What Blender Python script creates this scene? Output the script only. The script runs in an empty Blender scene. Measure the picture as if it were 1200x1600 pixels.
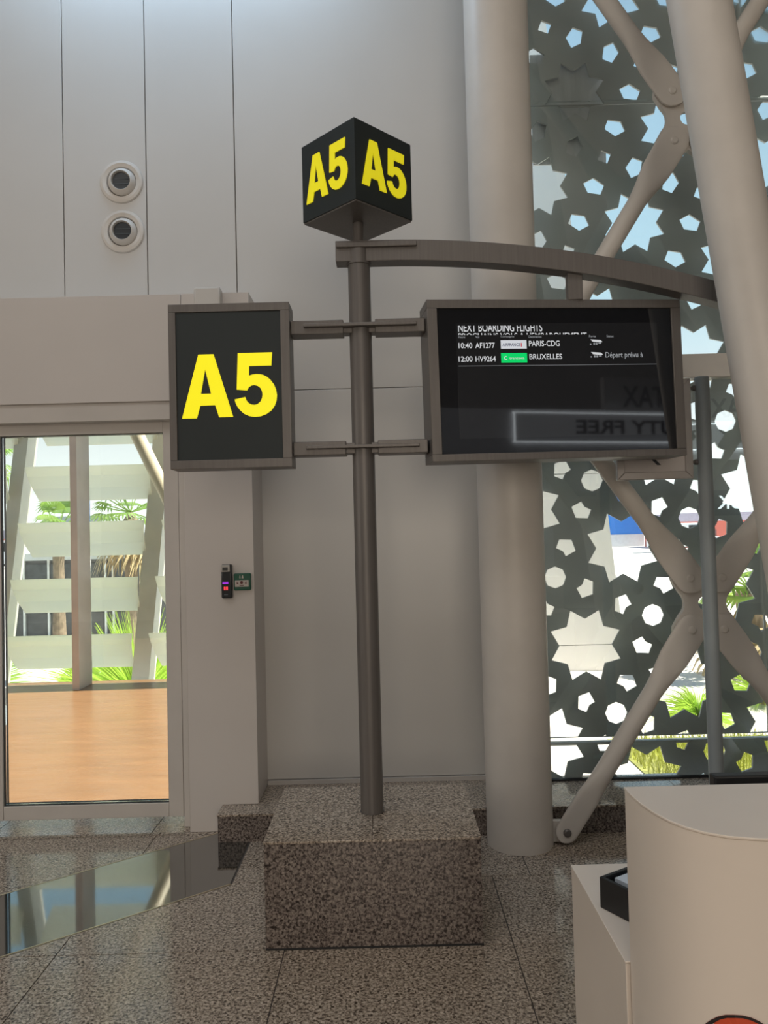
import bpy, bmesh, math, random
from mathutils import Vector, Matrix
from mathutils.geometry import delaunay_2d_cdt
random.seed(7)
SC = bpy.context.scene
COL = SC.collection
R = math.radians

# ------------------------------------------------------------------ camera
cd = bpy.data.cameras.new('camera')
cd.sensor_fit = 'VERTICAL'; cd.sensor_height = 24.0; cd.lens = 24.0 * 1200 / 1600
cd.clip_start = 0.05; cd.clip_end = 600
cam = bpy.data.objects.new('camera', cd); COL.objects.link(cam)
p_, r_ = R(1.67), R(1.45)
F = Vector((0, math.cos(p_), math.sin(p_))); U0 = Vector((0, -math.sin(p_), math.cos(p_))); R0 = Vector((1, 0, 0))
RX = R0 * math.cos(r_) - U0 * math.sin(r_); UX = U0 * math.cos(r_) + R0 * math.sin(r_)
cam.matrix_world = Matrix(((RX.x, UX.x, -F.x, 0), (RX.y, UX.y, -F.y, 0), (RX.z, UX.z, -F.z, 1.55), (0, 0, 0, 1)))
SC.camera = cam

# ------------------------------------------------------------------ sky, sun, lamps, exposure
SC.view_settings.view_transform = 'Standard'; SC.view_settings.look = 'None'
SC.view_settings.gamma = 1.0; SC.view_settings.use_curve_mapping = False
SC.view_settings.exposure = 0.0
w = bpy.data.worlds.new('sky'); SC.world = w; w.use_nodes = True
nt = w.node_tree; nt.nodes.clear()
out = nt.nodes.new('ShaderNodeOutputWorld'); bg = nt.nodes.new('ShaderNodeBackground')
tc = nt.nodes.new('ShaderNodeTexCoord'); sep = nt.nodes.new('ShaderNodeSeparateXYZ'); ra = nt.nodes.new('ShaderNodeValToRGB')
nt.links.new(tc.outputs['Generated'], sep.inputs[0]); nt.links.new(sep.outputs['Z'], ra.inputs[0])
nt.links.new(ra.outputs[0], bg.inputs[0]); nt.links.new(bg.outputs[0], out.inputs[0])
cr = ra.color_ramp
cr.elements[0].position = 0.0; cr.elements[0].color = (1.5, 1.5, 1.45, 1)
cr.elements[1].position = 1.0; cr.elements[1].color = (0.28, 0.50, 0.80, 1)
for pos, c in ((0.12, (1.05, 1.1, 1.12)), (0.28, (0.62, 0.86, 1.0)), (0.5, (0.45, 0.70, 0.93))):
    e = cr.elements.new(pos); e.color = (*c, 1)
bg.inputs[1].default_value = 1.15

def sun(name, rot, strength, color, angle=0.01):
    l = bpy.data.lights.new(name, 'SUN'); l.energy = strength; l.color = color; l.angle = angle
    o = bpy.data.objects.new(name, l); o.rotation_euler = rot; COL.objects.link(o)
def aim(o, d):
    o.rotation_euler = Vector(d).to_track_quat('-Z', 'Y').to_euler()
def area(name, loc, d, sx, sy, watts, color):
    l = bpy.data.lights.new(name, 'AREA'); l.shape = 'RECTANGLE'; l.size = sx; l.size_y = sy
    l.energy = watts; l.color = color
    o = bpy.data.objects.new(name, l); o.location = loc; aim(o, d); COL.objects.link(o)
sl = bpy.data.lights.new('sun', 'SUN'); sl.energy = 13.0; sl.color = (1.0, 0.93, 0.80); sl.angle = 0.01
so = bpy.data.objects.new('sun', sl); COL.objects.link(so); aim(so, (-0.75, -0.02, -1.0))
# daylight coming down from the long rooflights of the hall
area('rooflight_hall', (-2.0, -1.2, 6.5), (0, 0, -1), 6.4, 4.6, 132, (0.98, 0.97, 0.97))
# bright glazed shops across the hall, behind the viewer
area('shopfront_glow', (0.6, -5.6, 2.4), (-0.02, 1, 0.0), 3.4, 2.8, 122, (1.0, 0.87, 0.72))
# unseen fill lamp at the left, added to brighten the cabinet side
area('left_fill', (-7.7, -0.6, 2.6), (1, 0.05, 0.0), 5.0, 2.6, 72, (1.0, 0.92, 0.82))
area('rooflight_wall', (-1.15, 3.95, 5.5), (0.0, 0.2, -1), 2.0, 0.5, 27, (0.50, 0.74, 1.0))

# ------------------------------------------------------------------ materials
MATS = {}
def pm(name, c, rough=0.5, metal=0.0, var=0.06, scale=6.0, spec=0.5, bump=0.0, bscale=None, emit=None, estr=0.0, stretch=None):
    if name in MATS: return MATS[name]
    m = bpy.data.materials.new(name); m.use_nodes = True
    n = m.node_tree; b = n.nodes['Principled BSDF']
    g = n.nodes.new('ShaderNodeNewGeometry')
    mp = n.nodes.new('ShaderNodeMapping'); n.links.new(g.outputs['Position'], mp.inputs[0])
    if stretch: mp.inputs['Scale'].default_value = stretch
    no = n.nodes.new('ShaderNodeTexNoise'); no.inputs['Scale'].default_value = scale; no.inputs['Detail'].default_value = 3
    n.links.new(mp.outputs[0], no.inputs['Vector'])
    rp = n.nodes.new('ShaderNodeValToRGB')
    rp.color_ramp.elements[0].position = 0.3; rp.color_ramp.elements[1].position = 0.7
    rp.color_ramp.elements[0].color = (*[max(0, x * (1 - var)) for x in c], 1)
    rp.color_ramp.elements[1].color = (*[min(1, x * (1 + var)) for x in c], 1)
    n.links.new(no.outputs['Fac'], rp.inputs[0]); n.links.new(rp.outputs[0], b.inputs['Base Color'])
    b.inputs['Roughness'].default_value = rough; b.inputs['Metallic'].default_value = metal
    b.inputs['Specular IOR Level'].default_value = spec
    if bump:
        n2 = n.nodes.new('ShaderNodeTexNoise'); n2.inputs['Scale'].default_value = bscale or scale
        n.links.new(mp.outputs[0], n2.inputs['Vector'])
        bu = n.nodes.new('ShaderNodeBump'); bu.inputs['Strength'].default_value = bump; bu.inputs['Distance'].default_value = 0.02
        n.links.new(n2.outputs['Fac'], bu.inputs['Height']); n.links.new(bu.outputs[0], b.inputs['Normal'])
    if emit:
        b.inputs['Emission Color'].default_value = (*emit, 1); b.inputs['Emission Strength'].default_value = estr
    MATS[name] = m
    return m

def granite(name, light, mid, dark, rough, scale=100):
    m = bpy.data.materials.new(name); m.use_nodes = True
    n = m.node_tree; b = n.nodes['Principled BSDF']; g = n.nodes.new('ShaderNodeNewGeometry')
    a = n.nodes.new('ShaderNodeTexNoise'); a.inputs['Scale'].default_value = scale; a.inputs['Detail'].default_value = 2.5; a.inputs['Roughness'].default_value = 0.55; a.inputs['Distortion'].default_value = 0.6
    v = n.nodes.new('ShaderNodeTexVoronoi'); v.inputs['Scale'].default_value = scale * 1.5
    for x in (a, v): n.links.new(g.outputs['Position'], x.inputs['Vector'])
    rp = n.nodes.new('ShaderNodeValToRGB'); els = rp.color_ramp.elements
    els[0].position = 0.36; els[0].color = (*dark, 1); els[1].position = 0.64; els[1].color = (*light, 1)
    e = els.new(0.47); e.color = (*mid, 1)
    e = els.new(0.54); e.color = (*[0.5 * (x + y) for x, y in zip(mid, light)], 1)
    n.links.new(a.outputs['Fac'], rp.inputs[0])
    sx = n.nodes.new('ShaderNodeSeparateColor'); n.links.new(v.outputs['Color'], sx.inputs[0])
    mr = n.nodes.new('ShaderNodeMapRange'); mr.inputs['To Min'].default_value = 0.72; mr.inputs['To Max'].default_value = 1.18
    n.links.new(sx.outputs[0], mr.inputs[0])
    mx = n.nodes.new('ShaderNodeVectorMath'); mx.operation = 'SCALE'
    n.links.new(rp.outputs[0], mx.inputs[0]); n.links.new(mr.outputs[0], mx.inputs['Scale'])
    n.links.new(mx.outputs[0], b.inputs['Base Color'])
    b.inputs['Roughness'].default_value = rough
    MATS[name] = m
    return m

def glass(name, tint, gloss, rough=0.0):
    m = bpy.data.materials.new(name); m.use_nodes = True
    n = m.node_tree; n.nodes.clear()
    o = n.nodes.new('ShaderNodeOutputMaterial'); t = n.nodes.new('ShaderNodeBsdfTransparent'); t.inputs[0].default_value = (*tint, 1)
    gl = n.nodes.new('ShaderNodeBsdfGlossy'); gl.inputs['Roughness'].default_value = rough; gl.inputs[0].default_value = (0.95, 1, 1, 1)
    fr = n.nodes.new('ShaderNodeFresnel'); fr.inputs['IOR'].default_value = 1.5
    mu = n.nodes.new('ShaderNodeMath'); mu.operation = 'MULTIPLY'; mu.inputs[1].default_value = gloss
    mx = n.nodes.new('ShaderNodeMixShader')
    n.links.new(fr.outputs[0], mu.inputs[0]); n.links.new(mu.outputs[0], mx.inputs[0])
    n.links.new(t.outputs[0], mx.inputs[1]); n.links.new(gl.outputs[0], mx.inputs[2]); n.links.new(mx.outputs[0], o.inputs[0])
    MATS[name] = m
    return m

WALL = pm('white_wall_panel', (0.62, 0.60, 0.57), 0.34, var=0.03, scale=1.3, bump=0.02, bscale=2.5)
WALL2 = pm('white_portal_paint', (0.61, 0.568, 0.535), 0.38, var=0.03, scale=1.5)
PAINT = pm('white_steel_paint', (0.68, 0.635, 0.58), 0.42, var=0.04, scale=5)
SEAM = pm('dark_joint', (0.13, 0.115, 0.10), 0.8)
HALL = pm('hall_plaster', (0.55, 0.53, 0.50), 0.7)
FRAME = pm('door_frame_paint', (0.58, 0.545, 0.51), 0.35, var=0.03)
GASK = pm('black_gasket', (0.02, 0.02, 0.02), 0.6)
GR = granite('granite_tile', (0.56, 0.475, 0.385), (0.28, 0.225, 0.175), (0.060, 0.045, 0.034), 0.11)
GR_SHADE = granite('granite_shaded', (0.29, 0.245, 0.212), (0.135, 0.108, 0.095), (0.028, 0.02, 0.018), 0.2)  # same stone as GR, with the shade of upright faces put into the colour
BLK = pm('black_polished_stone', (0.022, 0.024, 0.022), 0.05, var=0.3, scale=9, spec=1.0)
BLK.node_tree.nodes['Principled BSDF'].inputs['IOR'].default_value = 1.9; BLK.node_tree.nodes['Principled BSDF'].inputs['Coat Weight'].default_value = 1.0; BLK.node_tree.nodes['Principled BSDF'].inputs['Coat Roughness'].default_value = 0.04
BRASS = pm('brass_strip', (0.55, 0.47, 0.33), 0.35, metal=0.7)
GROUT = pm('floor_grout', (0.09, 0.075, 0.065), 0.8)
STEEL = pm('grey_sign_steel', (0.150, 0.137, 0.128), 0.42, metal=0.25, var=0.08, scale=4, stretch=(30, 30, 1))
SIGNB = pm('sign_black_panel', (0.014, 0.021, 0.022), 0.6, var=0.05)
YEL = pm('yellow_backlit_letter', (0.80, 0.74, 0.01), 0.4, var=0.02, emit=(0.92, 0.80, 0.004), estr=0.66)
YELC = pm('yellow_cube_letter', (0.80, 0.74, 0.02), 0.4, var=0.02, emit=(0.88, 0.76, 0.01), estr=0.45)
GLASS = glass('clear_glass', (0.95, 0.97, 0.96), 1.3)
WGLASS = glass('window_glass', (0.93, 0.96, 0.95), 2.2)
LATT = pm('dark_perforated_screen', (0.40, 0.41, 0.415), 0.5, var=0.12, scale=2)
POST = pm('blue_grey_post', (0.29, 0.325, 0.335), 0.42, metal=0.0)
CNT = pm('white_counter_laminate', (0.78, 0.69, 0.60), 0.3, var=0.02)

# ------------------------------------------------------------------ mesh helpers
class MB:
    def __init__(s): s.v = []; s.f = []
    def add(s, vs, fs):
        k = len(s.v); s.v += [tuple(x) for x in vs]; s.f += [tuple(i + k for i in f) for f in fs]; return s
    def box(s, x0, x1, y0, y1, z0, z1):
        return s.add([(x0,y0,z0),(x1,y0,z0),(x1,y1,z0),(x0,y1,z0),(x0,y0,z1),(x1,y0,z1),(x1,y1,z1),(x0,y1,z1)],
                     [(0,3,2,1),(4,5,6,7),(0,1,5,4),(1,2,6,5),(2,3,7,6),(3,0,4,7)])
    def cyl(s, a, b, r0, r1=None, n=20):
        a, b = Vector(a), Vector(b); r1 = r0 if r1 is None else r1
        d = (b - a).normalized(); t = Vector((1,0,0)) if abs(d.x) < 0.9 else Vector((0,1,0))
        u = d.cross(t).normalized(); v = d.cross(u)
        ring = [(math.cos(2*math.pi*i/n), math.sin(2*math.pi*i/n)) for i in range(n)]
        vs = [a + (u*c + v*q)*r0 for c, q in ring] + [b + (u*c + v*q)*r1 for c, q in ring]
        return s.add(vs, [(i, (i+1)%n, n+(i+1)%n, n+i) for i in range(n)] + [tuple(range(n))[::-1], tuple(range(n, 2*n))])
    def lathe(s, c, axis, prof, n=32):      # prof: (radius, height along axis)
        c = Vector(c); d = Vector(axis).normalized(); t = Vector((1,0,0)) if abs(d.x) < 0.9 else Vector((0,1,0))
        u = d.cross(t).normalized(); v = d.cross(u); vs = []; fs = []
        for r, h in prof:
            vs += [c + d*h + (u*math.cos(2*math.pi*i/n) + v*math.sin(2*math.pi*i/n))*r for i in range(n)]
        for k in range(len(prof)-1):
            fs += [(k*n+i, k*n+(i+1)%n, (k+1)*n+(i+1)%n, (k+1)*n+i) for i in range(n)]
        if prof[0][0] > 1e-5: fs.append(tuple(range(n))[::-1])
        if prof[-1][0] > 1e-5: fs.append(tuple(range((len(prof)-1)*n, len(prof)*n)))
        return s.add(vs, fs)
    def prism(s, poly, fn, t0, t1):         # fn(a, b, t) -> point
        n = len(poly)
        return s.add([fn(a, b, t0) for a, b in poly] + [fn(a, b, t1) for a, b in poly],
                     [tuple(range(n)), tuple(range(n, 2*n))[::-1]] + [(i, n+i, n+(i+1)%n, (i+1)%n) for i in range(n)])
    def tube(s, pts, r, n=12):
        for a, b in zip(pts, pts[1:]): s.cyl(a, b, r, n=n)
        return s
    def build(s, name, m, parent=None, bevel=0.0, smooth=True, seg=2):
        me = bpy.data.meshes.new(name); me.from_pydata(s.v, [], s.f)
        bm = bmesh.new(); bm.from_mesh(me)
        bmesh.ops.recalc_face_normals(bm, faces=bm.faces)
        if bevel:
            es = [e for e in bm.edges if len(e.link_faces) == 2 and e.calc_face_angle(0) > R(40)]
            bmesh.ops.bevel(bm, geom=es, offset=bevel, segments=seg, affect='EDGES', profile=0.5)
        bm.to_mesh(me); bm.free()
        if smooth:
            for p in me.polygons: p.use_smooth = True
            me.set_sharp_from_angle(angle=R(21))
        return link(name, me, m, parent)
def link(name, me, m, parent=None):
    if m and not me.materials: me.materials.append(m)
    o = bpy.data.objects.new(name, me); COL.objects.link(o)
    if parent: o.parent = parent
    return o
def empty(name, loc=(0,0,0)):
    o = bpy.data.objects.new(name, None); o.location = loc; o.empty_display_size = 0.1; COL.objects.link(o); return o
def tag(o, label=None, cat=None, group=None, kind=None):
    if label: o['label'] = label
    if cat: o['category'] = cat
    if group: o['group'] = group
    if kind: o['kind'] = kind
    return o
def struct(o, label=None, cat=None): return tag(o, label, cat, None, 'structure')
def thing(name, label, cat, group=None, loc=(0,0,0)): return tag(empty(name, loc), label, cat, group)
def box(name, m, parent, *d, bevel=0.0): return MB().box(*d).build(name, m, parent, bevel, smooth=bevel > 0)
XZ = lambda a, b, t: (a, t, b)
XY = lambda a, b, t: (a, b, t)
YZ = lambda a, b, t: (t, a, b)

def curve_mesh(name, splines, depth):        # flat filled outline with holes in XY, thickness depth (centred)
    c = bpy.data.curves.new(name, 'CURVE'); c.dimensions = '2D'; c.fill_mode = 'BOTH'; c.extrude = depth/2
    for pts in splines:
        sp = c.splines.new('POLY'); sp.points.add(len(pts)-1); sp.use_cyclic_u = True
        for q, (a, b) in zip(sp.points, pts): q.co = (a, b, 0, 1)
    o = bpy.data.objects.new(name, c); me = bpy.data.meshes.new_from_object(o)
    bpy.data.objects.remove(o); bpy.data.curves.remove(c)
    me.name = name
    return me
def text_mesh(s, bold=0.0, depth=0.0):
    c = bpy.data.curves.new('t', 'FONT'); c.body = s; c.size = 1; c.offset = bold; c.extrude = depth/2; c.resolution_u = 4
    o = bpy.data.objects.new('t', c); me = bpy.data.meshes.new_from_object(o)
    bpy.data.objects.remove(o); bpy.data.curves.remove(c)
    return me
def put_text(name, s, box_, fn, m, parent, bold=0.012, clip=None):
    """fit the text into box_ (a0,a1,b0,b1); fn(a,b,h) gives the point; clip=(lo,hi) keeps a share of its height"""
    me = text_mesh(s, bold); vs = [v.co.copy() for v in me.vertices]
    if not vs: return None
    ax0, ax1 = min(v.x for v in vs), max(v.x for v in vs); ay0, ay1 = min(v.y for v in vs), max(v.y for v in vs)
    if clip:
        bm = bmesh.new(); bm.from_mesh(me)
        for q, nz in ((clip[0], -1), (clip[1], 1)):
            bmesh.ops.bisect_plane(bm, geom=bm.verts[:]+bm.edges[:]+bm.faces[:], plane_co=(0, ay0+q*(ay1-ay0), 0), plane_no=(0, nz, 0), clear_outer=True)
        bm.to_mesh(me); bm.free()
    a0, a1, b0, b1 = box_
    for v in me.vertices:
        v.co = fn(a0+(v.co.x-ax0)/(ax1-ax0)*(a1-a0), b0+(v.co.y-ay0)/(ay1-ay0)*(b1-b0), 0)
    me.name = name
    return link(name, me, m, parent)

# ------------------------------------------------------------------ hall shell
FL = struct(MB().box(-8, 8, -6.5, 4.6, -0.15, -0.004).build('floor', GROUT, None, smooth=False))
# granite tiles, cut round the black band
BAND = [(-3.3, 2.19), (-0.90, 4.10), (-0.733, 4.10), (-0.733, 3.494), (-3.3, 1.58)]
def clip(poly, a, b, keep_left):
    outp = []; n = len(poly)
    d = lambda p: ((b[0]-a[0])*(p[1]-a[1]) - (b[1]-a[1])*(p[0]-a[0])) * (1 if keep_left else -1)
    for i in range(n):
        p, q = poly[i], poly[(i+1) % n]; dp, dq = d(p), d(q)
        if dp >= 0: outp.append(p)
        if (dp > 0 and dq < 0) or (dp < 0 and dq > 0):
            t = dp/(dp-dq); outp.append((p[0]+(q[0]-p[0])*t, p[1]+(q[1]-p[1])*t))
    return outp
def area2(p): return abs(sum(p[i][0]*p[(i+1)%len(p)][1]-p[(i+1)%len(p)][0]*p[i][1] for i in range(len(p))))/2
def grow(poly, g):
    c = [sum(p[k] for p in poly)/len(poly) for k in (0, 1)]
    return [(p[0]+(g if p[0] > c[0] else -g), p[1]+(g if p[1] > c[1] else -g)) for p in poly]
HOLE = [(-3.3, 2.19+0.012), (-0.90, 4.11), (-0.722, 4.11), (-0.722, 3.488), (-3.3, 1.565)]
ROWS = [(1.205, 1.78), (1.78, 2.355), (2.355, 2.93), (2.93, 3.505), (3.505, 4.08), (4.08, 4.6)]
for k, (y0, y1) in enumerate(ROWS):
    xs = [-3.0-0.86+0.005+0.86*i for i in range(9)] if k != 4 else [-3.8, -2.97, -2.10, -1.237, -0.31, 0.618, 1.50, 2.36, 3.2]
    xs = [round(-1.275+0.86*(i-3), 3) for i in range(9)] if k != 4 else xs
    for x0, x1 in zip(xs, xs[1:]):
        g = 0.0022
        rest = [(x0+g, y0+g), (x1-g, y0+g), (x1-g, y1-g), (x0+g, y1-g)]; pieces = []
        for i in range(len(HOLE)):            # HOLE runs clockwise: outside is on the left
            a, b = HOLE[i], HOLE[(i+1) % len(HOLE)]
            o_ = clip(rest, a, b, True); rest = clip(rest, a, b, False)
            if len(o_) > 2 and area2(o_) > 1e-4: pieces.append(o_)
            if len(rest) < 3: break
        if pieces:
            mb = MB()
            for pc in pieces: mb.prism(pc, XY, -0.012, 0.0)
            mb.build('granite_tile', GR, FL, smooth=False)
for x0, x1 in ((-3.3, -1.73), (-1.727, -0.73)):
    pc = clip(clip(BAND, (x0, 0), (x0, 1), False), (x1, 0), (x1, 1), True)
    MB().prism(pc, XY, -0.012, 0.0005).build('black_stone_inlay', BLK, FL, smooth=False)
for a, b in ((BAND[0], BAND[1]), (BAND[3], BAND[4])):
    d = Vector((b[0]-a[0], b[1]-a[1])).normalized(); nn = Vector((-d.y, d.x)) * 0.0085
    MB().prism([(a[0], a[1]), (b[0], b[1]), (b[0]+nn.x, b[1]+nn.y), (a[0]+nn.x, a[1]+nn.y)], XY, -0.012, 0.0012).build('metal_inlay_strip', BRASS, FL, smooth=False)
MB().box(-3.9, 4, -6.5, 1.2, -0.012, 0).box(3.2, 8, 1.2, 4.6, -0.012, 0).box(-8, -3.9, -6.5, 4.6, -0.012, 0).box(4, 8, -6.5, 1.2, -0.012, 0).build('plain_granite_paving', GR, FL, smooth=False)

WB = struct(MB().box(-8, -3.3, 4.45, 4.65, 0, 6.6).box(-3.3, -1.1, 4.45, 4.65, 2.35, 6.6).box(-1.1, 0.72, 4.45, 4.65, 0, 6.6)
            .box(3.6, 8, 4.45, 4.65, 0, 6.6).box(0.72, 3.6, 4.45, 4.65, 6.4, 6.6).build('wall_back', SEAM, None, smooth=False))
s_ = 0.0025
for x0, x1, z0, z1 in ((-3.4, -1.825, 2.80, 6.0), (-1.825, -1.34, 2.80, 6.0), (-1.34, -0.822, 2.80, 6.0), (-0.822, 0.70, 2.40, 6.0),
                       (-0.74, 0.70, 0.165, 2.40), (-3.4, -1.825, 6.0, 6.6), (-1.825, -1.34, 6.0, 6.6), (-1.34, -0.822, 6.0, 6.6), (-0.822, 0.70, 6.0, 6.6)):
    box('wall_panel', WALL, WB, x0+s_, x1-s_, 4.43, 4.452, z0+s_*0.7, z1-s_*0.7, bevel=0.002)
box('skirting_strip', FRAME, WB, -0.70, 0.70, 4.415, 4.452, 0.138, 0.163)
struct(box('wall_left', HALL, None, -8.2, -8, -6.5, 4.65, 0, 6.6))
struct(box('wall_right', HALL, None, 8, 8.2, -6.5, 4.65, 0, 6.6))
struct(box('wall_rear', HALL, None, -8.2, 8.2, -6.7, -6.5, 0, 6.6))
struct(box('ceiling', HALL, None, -8.2, 8.2, -6.7, 4.65, 6.6, 6.8))

# granite ledge along the wall
LG = struct(empty('trim_1'))
for x0, x1 in ((-0.889, 0.33), (0.333, 1.55), (1.553, 2.77), (2.773, 3.6)):
    box('granite_front', GR_SHADE, LG, x0, x1-0.002, 3.968, 4.45, -0.01, 0.129)
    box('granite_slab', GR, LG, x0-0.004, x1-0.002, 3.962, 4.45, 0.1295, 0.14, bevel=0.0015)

# portal round the door
PT = struct(empty('wall_portal'))
MB().prism([(-1.068, 0.0), (-0.893, 0.0), (-0.893, 0.1405), (-0.702, 0.1405), (-0.702, 2.878), (-1.068, 2.878)], XZ, 4.11, 4.45).build('portal_pillar', WALL2, PT, bevel=0.003, smooth=True)
box('lintel_panel', WALL2, PT, -3.4, -1.071, 4.113, 4.45, 2.298, 2.878, bevel=0.003)
jb = tag(box('junction_box', WALL, None, -0.985, -0.842, 4.05, 4.1095, 2.775, 2.893, bevel=0.012), 'small white junction box on top of the portal beside the gate sign', 'box')

# glazed door
DR = struct(empty('door_1'))
y0, y1 = 4.20, 4.26
box('jamb', FRAME, DR, -1.119, -1.070, 4.19, 4.44, 0.0, 2.298, bevel=0.003)
box('header', FRAME, DR, -3.3, -1.119, 4.130, 4.44, 2.200, 2.298, bevel=0.003)
box('stile', FRAME, DR, -1.204, -1.123, y0, y1, 0.052, 2.228, bevel=0.004)
box('stile', FRAME, DR, -2.185, -2.100, y0, y1, 0.052, 2.228, bevel=0.004)
box('top_rail', FRAME, DR, -2.10, -1.204, y0+0.001, y1, 2.140, 2.228, bevel=0.004)
box('bottom_rail', FRAME, DR, -2.10, -1.204, y0+0.001, y1, 0.052, 0.128, bevel=0.004)
MB().box(-2.102, -2.097, y0+0.01, y1, 0.127, 2.141).box(-1.2065, -1.2035, y0+0.01, y1, 0.127, 2.141).box(-2.10, -1.204, y0+0.01, y1, 0.127, 0.1305).box(-2.10, -1.204, y0+0.01, y1, 2.1375, 2.141).build('gasket', GASK, DR, smooth=False)
box('glass_pane', GLASS, DR, -2.095, -1.209, 4.226, 4.232, 0.132, 2.136)
box('stile', FRAME, DR, -2.272, -2.19, y0, y1, 0.052, 2.228, bevel=0.004)
box('stile', FRAME, DR, -3.20, -3.118, y0, y1, 0.052, 2.228, bevel=0.004)
box('top_rail', FRAME, DR, -3.118, -2.272, y0+0.001, y1, 2.140, 2.228, bevel=0.004)
box('bottom_rail', FRAME, DR, -3.118, -2.272, y0+0.001, y1, 0.052, 0.128, bevel=0.004)
box('glass_pane', GLASS, DR, -3.115, -2.275, 4.226, 4.232, 0.13, 2.138)
box('jamb', FRAME, DR, -3.40, -3.204, 4.19, 4.44, 0.0, 2.298, bevel=0.003)

# ------------------------------------------------------------------ column, facade window, braces, leaning leg
CL = struct(empty('column_round'))
MB().lathe((0.637, 3.872, 0.0), (0, 0, 1), [(0.162, 0), (0.163, 0.02), (0.163, 6.6)], 48).build('shaft', PAINT, CL)
MB().prism([(0.76, 0.012), (0.875, 0.012), (0.905, 0.055), (0.885, 0.10), (0.835, 0.115), (0.76, 0.115)], XZ, 3.835, 3.865).build('lug_plate', PAINT, CL, bevel=0.003)
MB().prism([(0.76, 2.10), (0.90, 2.10), (0.93, 2.36), (0.90, 2.60), (0.76, 2.60)], XZ, 3.845, 3.865).build('gusset_plate', PAINT, CL, bevel=0.003)

CR = struct(empty('column_round'))
MB().lathe((2.547, 3.872, 0.0), (0, 0, 1), [(0.162, 0), (0.163, 0.02), (0.163, 6.6)], 48).build('shaft', PAINT, CR)
MB().prism([(2.424, 0.012), (2.309, 0.012), (2.279, 0.055), (2.299, 0.10), (2.349, 0.115), (2.424, 0.115)], XZ, 3.835, 3.865).build('lug_plate', PAINT, CR, bevel=0.003)
MB().prism([(2.424, 2.10), (2.284, 2.10), (2.254, 2.36), (2.284, 2.60), (2.424, 2.60)], XZ, 3.845, 3.865).build('gusset_plate', PAINT, CR, bevel=0.003)

W1 = struct(empty('window_1'))
PITCH, UXV, VXV = 0.597, Vector((math.cos(R(22.5)), -math.sin(R(22.5)))), Vector((math.sin(R(22.5)), math.cos(R(22.5))))
ORG = Vector((1.362, 1.440))
def rot_shape(pts, c, d):       # pts in (forward, side); d = forward direction
    n_ = Vector((-d.y, d.x)); return [tuple(c + d*a + n_*b) for a, b in pts]
def clip_rect(p, x0, x1, z0, z1):
    for a, b in (((x0, 0), (x0, 1)), ((x1, 1), (x1, 0)), ((1, z0), (0, z0)), ((0, z1), (1, z1))):
        p = clip(p, a, b, False)
        if len(p) < 3: return []
    return p
def cutouts(x0, x1, z0, z1):
    res = []
    up = z0 > 2.4
    Rs, ri = (0.186, 0.128) if up else (0.214, 0.150)
    for i in range(-8, 9):
        for j in range(-6, 14):
            c = ORG + (UXV*i + VXV*j)*PITCH
            if not (x0-0.5 < c.x < x1+0.5 and z0-0.5 < c.y < z1+0.5): continue
            a0 = math.atan2(VXV.y, VXV.x)
            res.append([(c.x+r*math.cos(a0+k*math.pi/8), c.y+r*math.sin(a0+k*math.pi/8)) for k in range(16) for r in ((Rs if k % 2 == 0 else ri),)])
            h = c + (UXV+VXV)*PITCH*0.5
            if up: res.append([(h.x+0.043*math.cos(a0+0.8+k*math.pi/2), h.y+0.043*math.sin(a0+0.8+k*math.pi/2)) for k in range(4)])
            else: res.append([(h.x+0.063*math.cos(a0+R(22.5)+k*math.pi/4), h.y+0.063*math.sin(a0+R(22.5)+k*math.pi/4)) for k in range(8)])
            for (cu, cv, d) in ((-0.19, 0.5, -VXV), (0.19, 0.5, VXV), (0.5, 0.19, -UXV), (0.5, -0.19, UXV)):
                q = c + (UXV*cu + VXV*cv)*PITCH
                if up: sh = [(-0.058, -0.030), (0.016, -0.047), (0.060, 0.004), (0.016, 0.047), (-0.058, 0.030)]
                else: sh = [(-0.056, -0.026), (-0.014, -0.028), (0.014, -0.050), (0.056, 0.0), (0.012, 0.050), (-0.056, 0.026)]
                res.append(rot_shape(sh, q, d))
    return res
def lattice(x0, x1, z0, z1):
    m = 0.004; holes = []
    for p in cutouts(x0, x1, z0, z1):
        q = clip_rect(p, x0+m, x1-m, z0+m, z1-m)
        if len(q) > 2 and area2(q) > 2e-5: holes.append(q)
    pts = [(x0, z0), (x1, z0), (x1, z1), (x0, z1)]; eds = [(0, 1), (1, 2), (2, 3), (3, 0)]
    for q in holes:
        k = len(pts); pts += q; eds += [(k+i, k+(i+1) % len(q)) for i in range(len(q))]
    V, E_, F_, _, _, _ = delaunay_2d_cdt([Vector(p) for p in pts], eds, [], 0, 1e-5)
    bbs = [(min(p[0] for p in q), max(p[0] for p in q), min(p[1] for p in q), max(p[1] for p in q), q) for q in holes]
    def inside(x, y):
        for a, b, c, d, q in bbs:
            if a < x < b and c < y < d:
                r = False; j = len(q)-1
                for i in range(len(q)):
                    (xi, yi), (xj, yj) = q[i], q[j]
                    if (yi > y) != (yj > y) and x < (xj-xi)*(y-yi)/(yj-yi)+xi: r = not r
                    j = i
                if r: return True
        return False
    tris = [f for f in F_ if not inside(sum(V[i].x for i in f)/3, sum(V[i].y for i in f)/3)]
    n = len(V); cnt = {}
    for f in tris:
        for a, b in ((f[0], f[1]), (f[1], f[2]), (f[2], f[0])): cnt[(a, b)] = 1
    mb = MB()
    mb.add([(v.x, 4.410, v.y) for v in V] + [(v.x, 4.422, v.y) for v in V],
           [tuple(f) for f in tris] + [tuple(i+n for i in f[::-1]) for f in tris] + [(a, a+n, b+n, b) for a, b in cnt if (b, a) not in cnt])
    mb.build('lattice_panel', LATT, W1, smooth=False)
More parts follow.
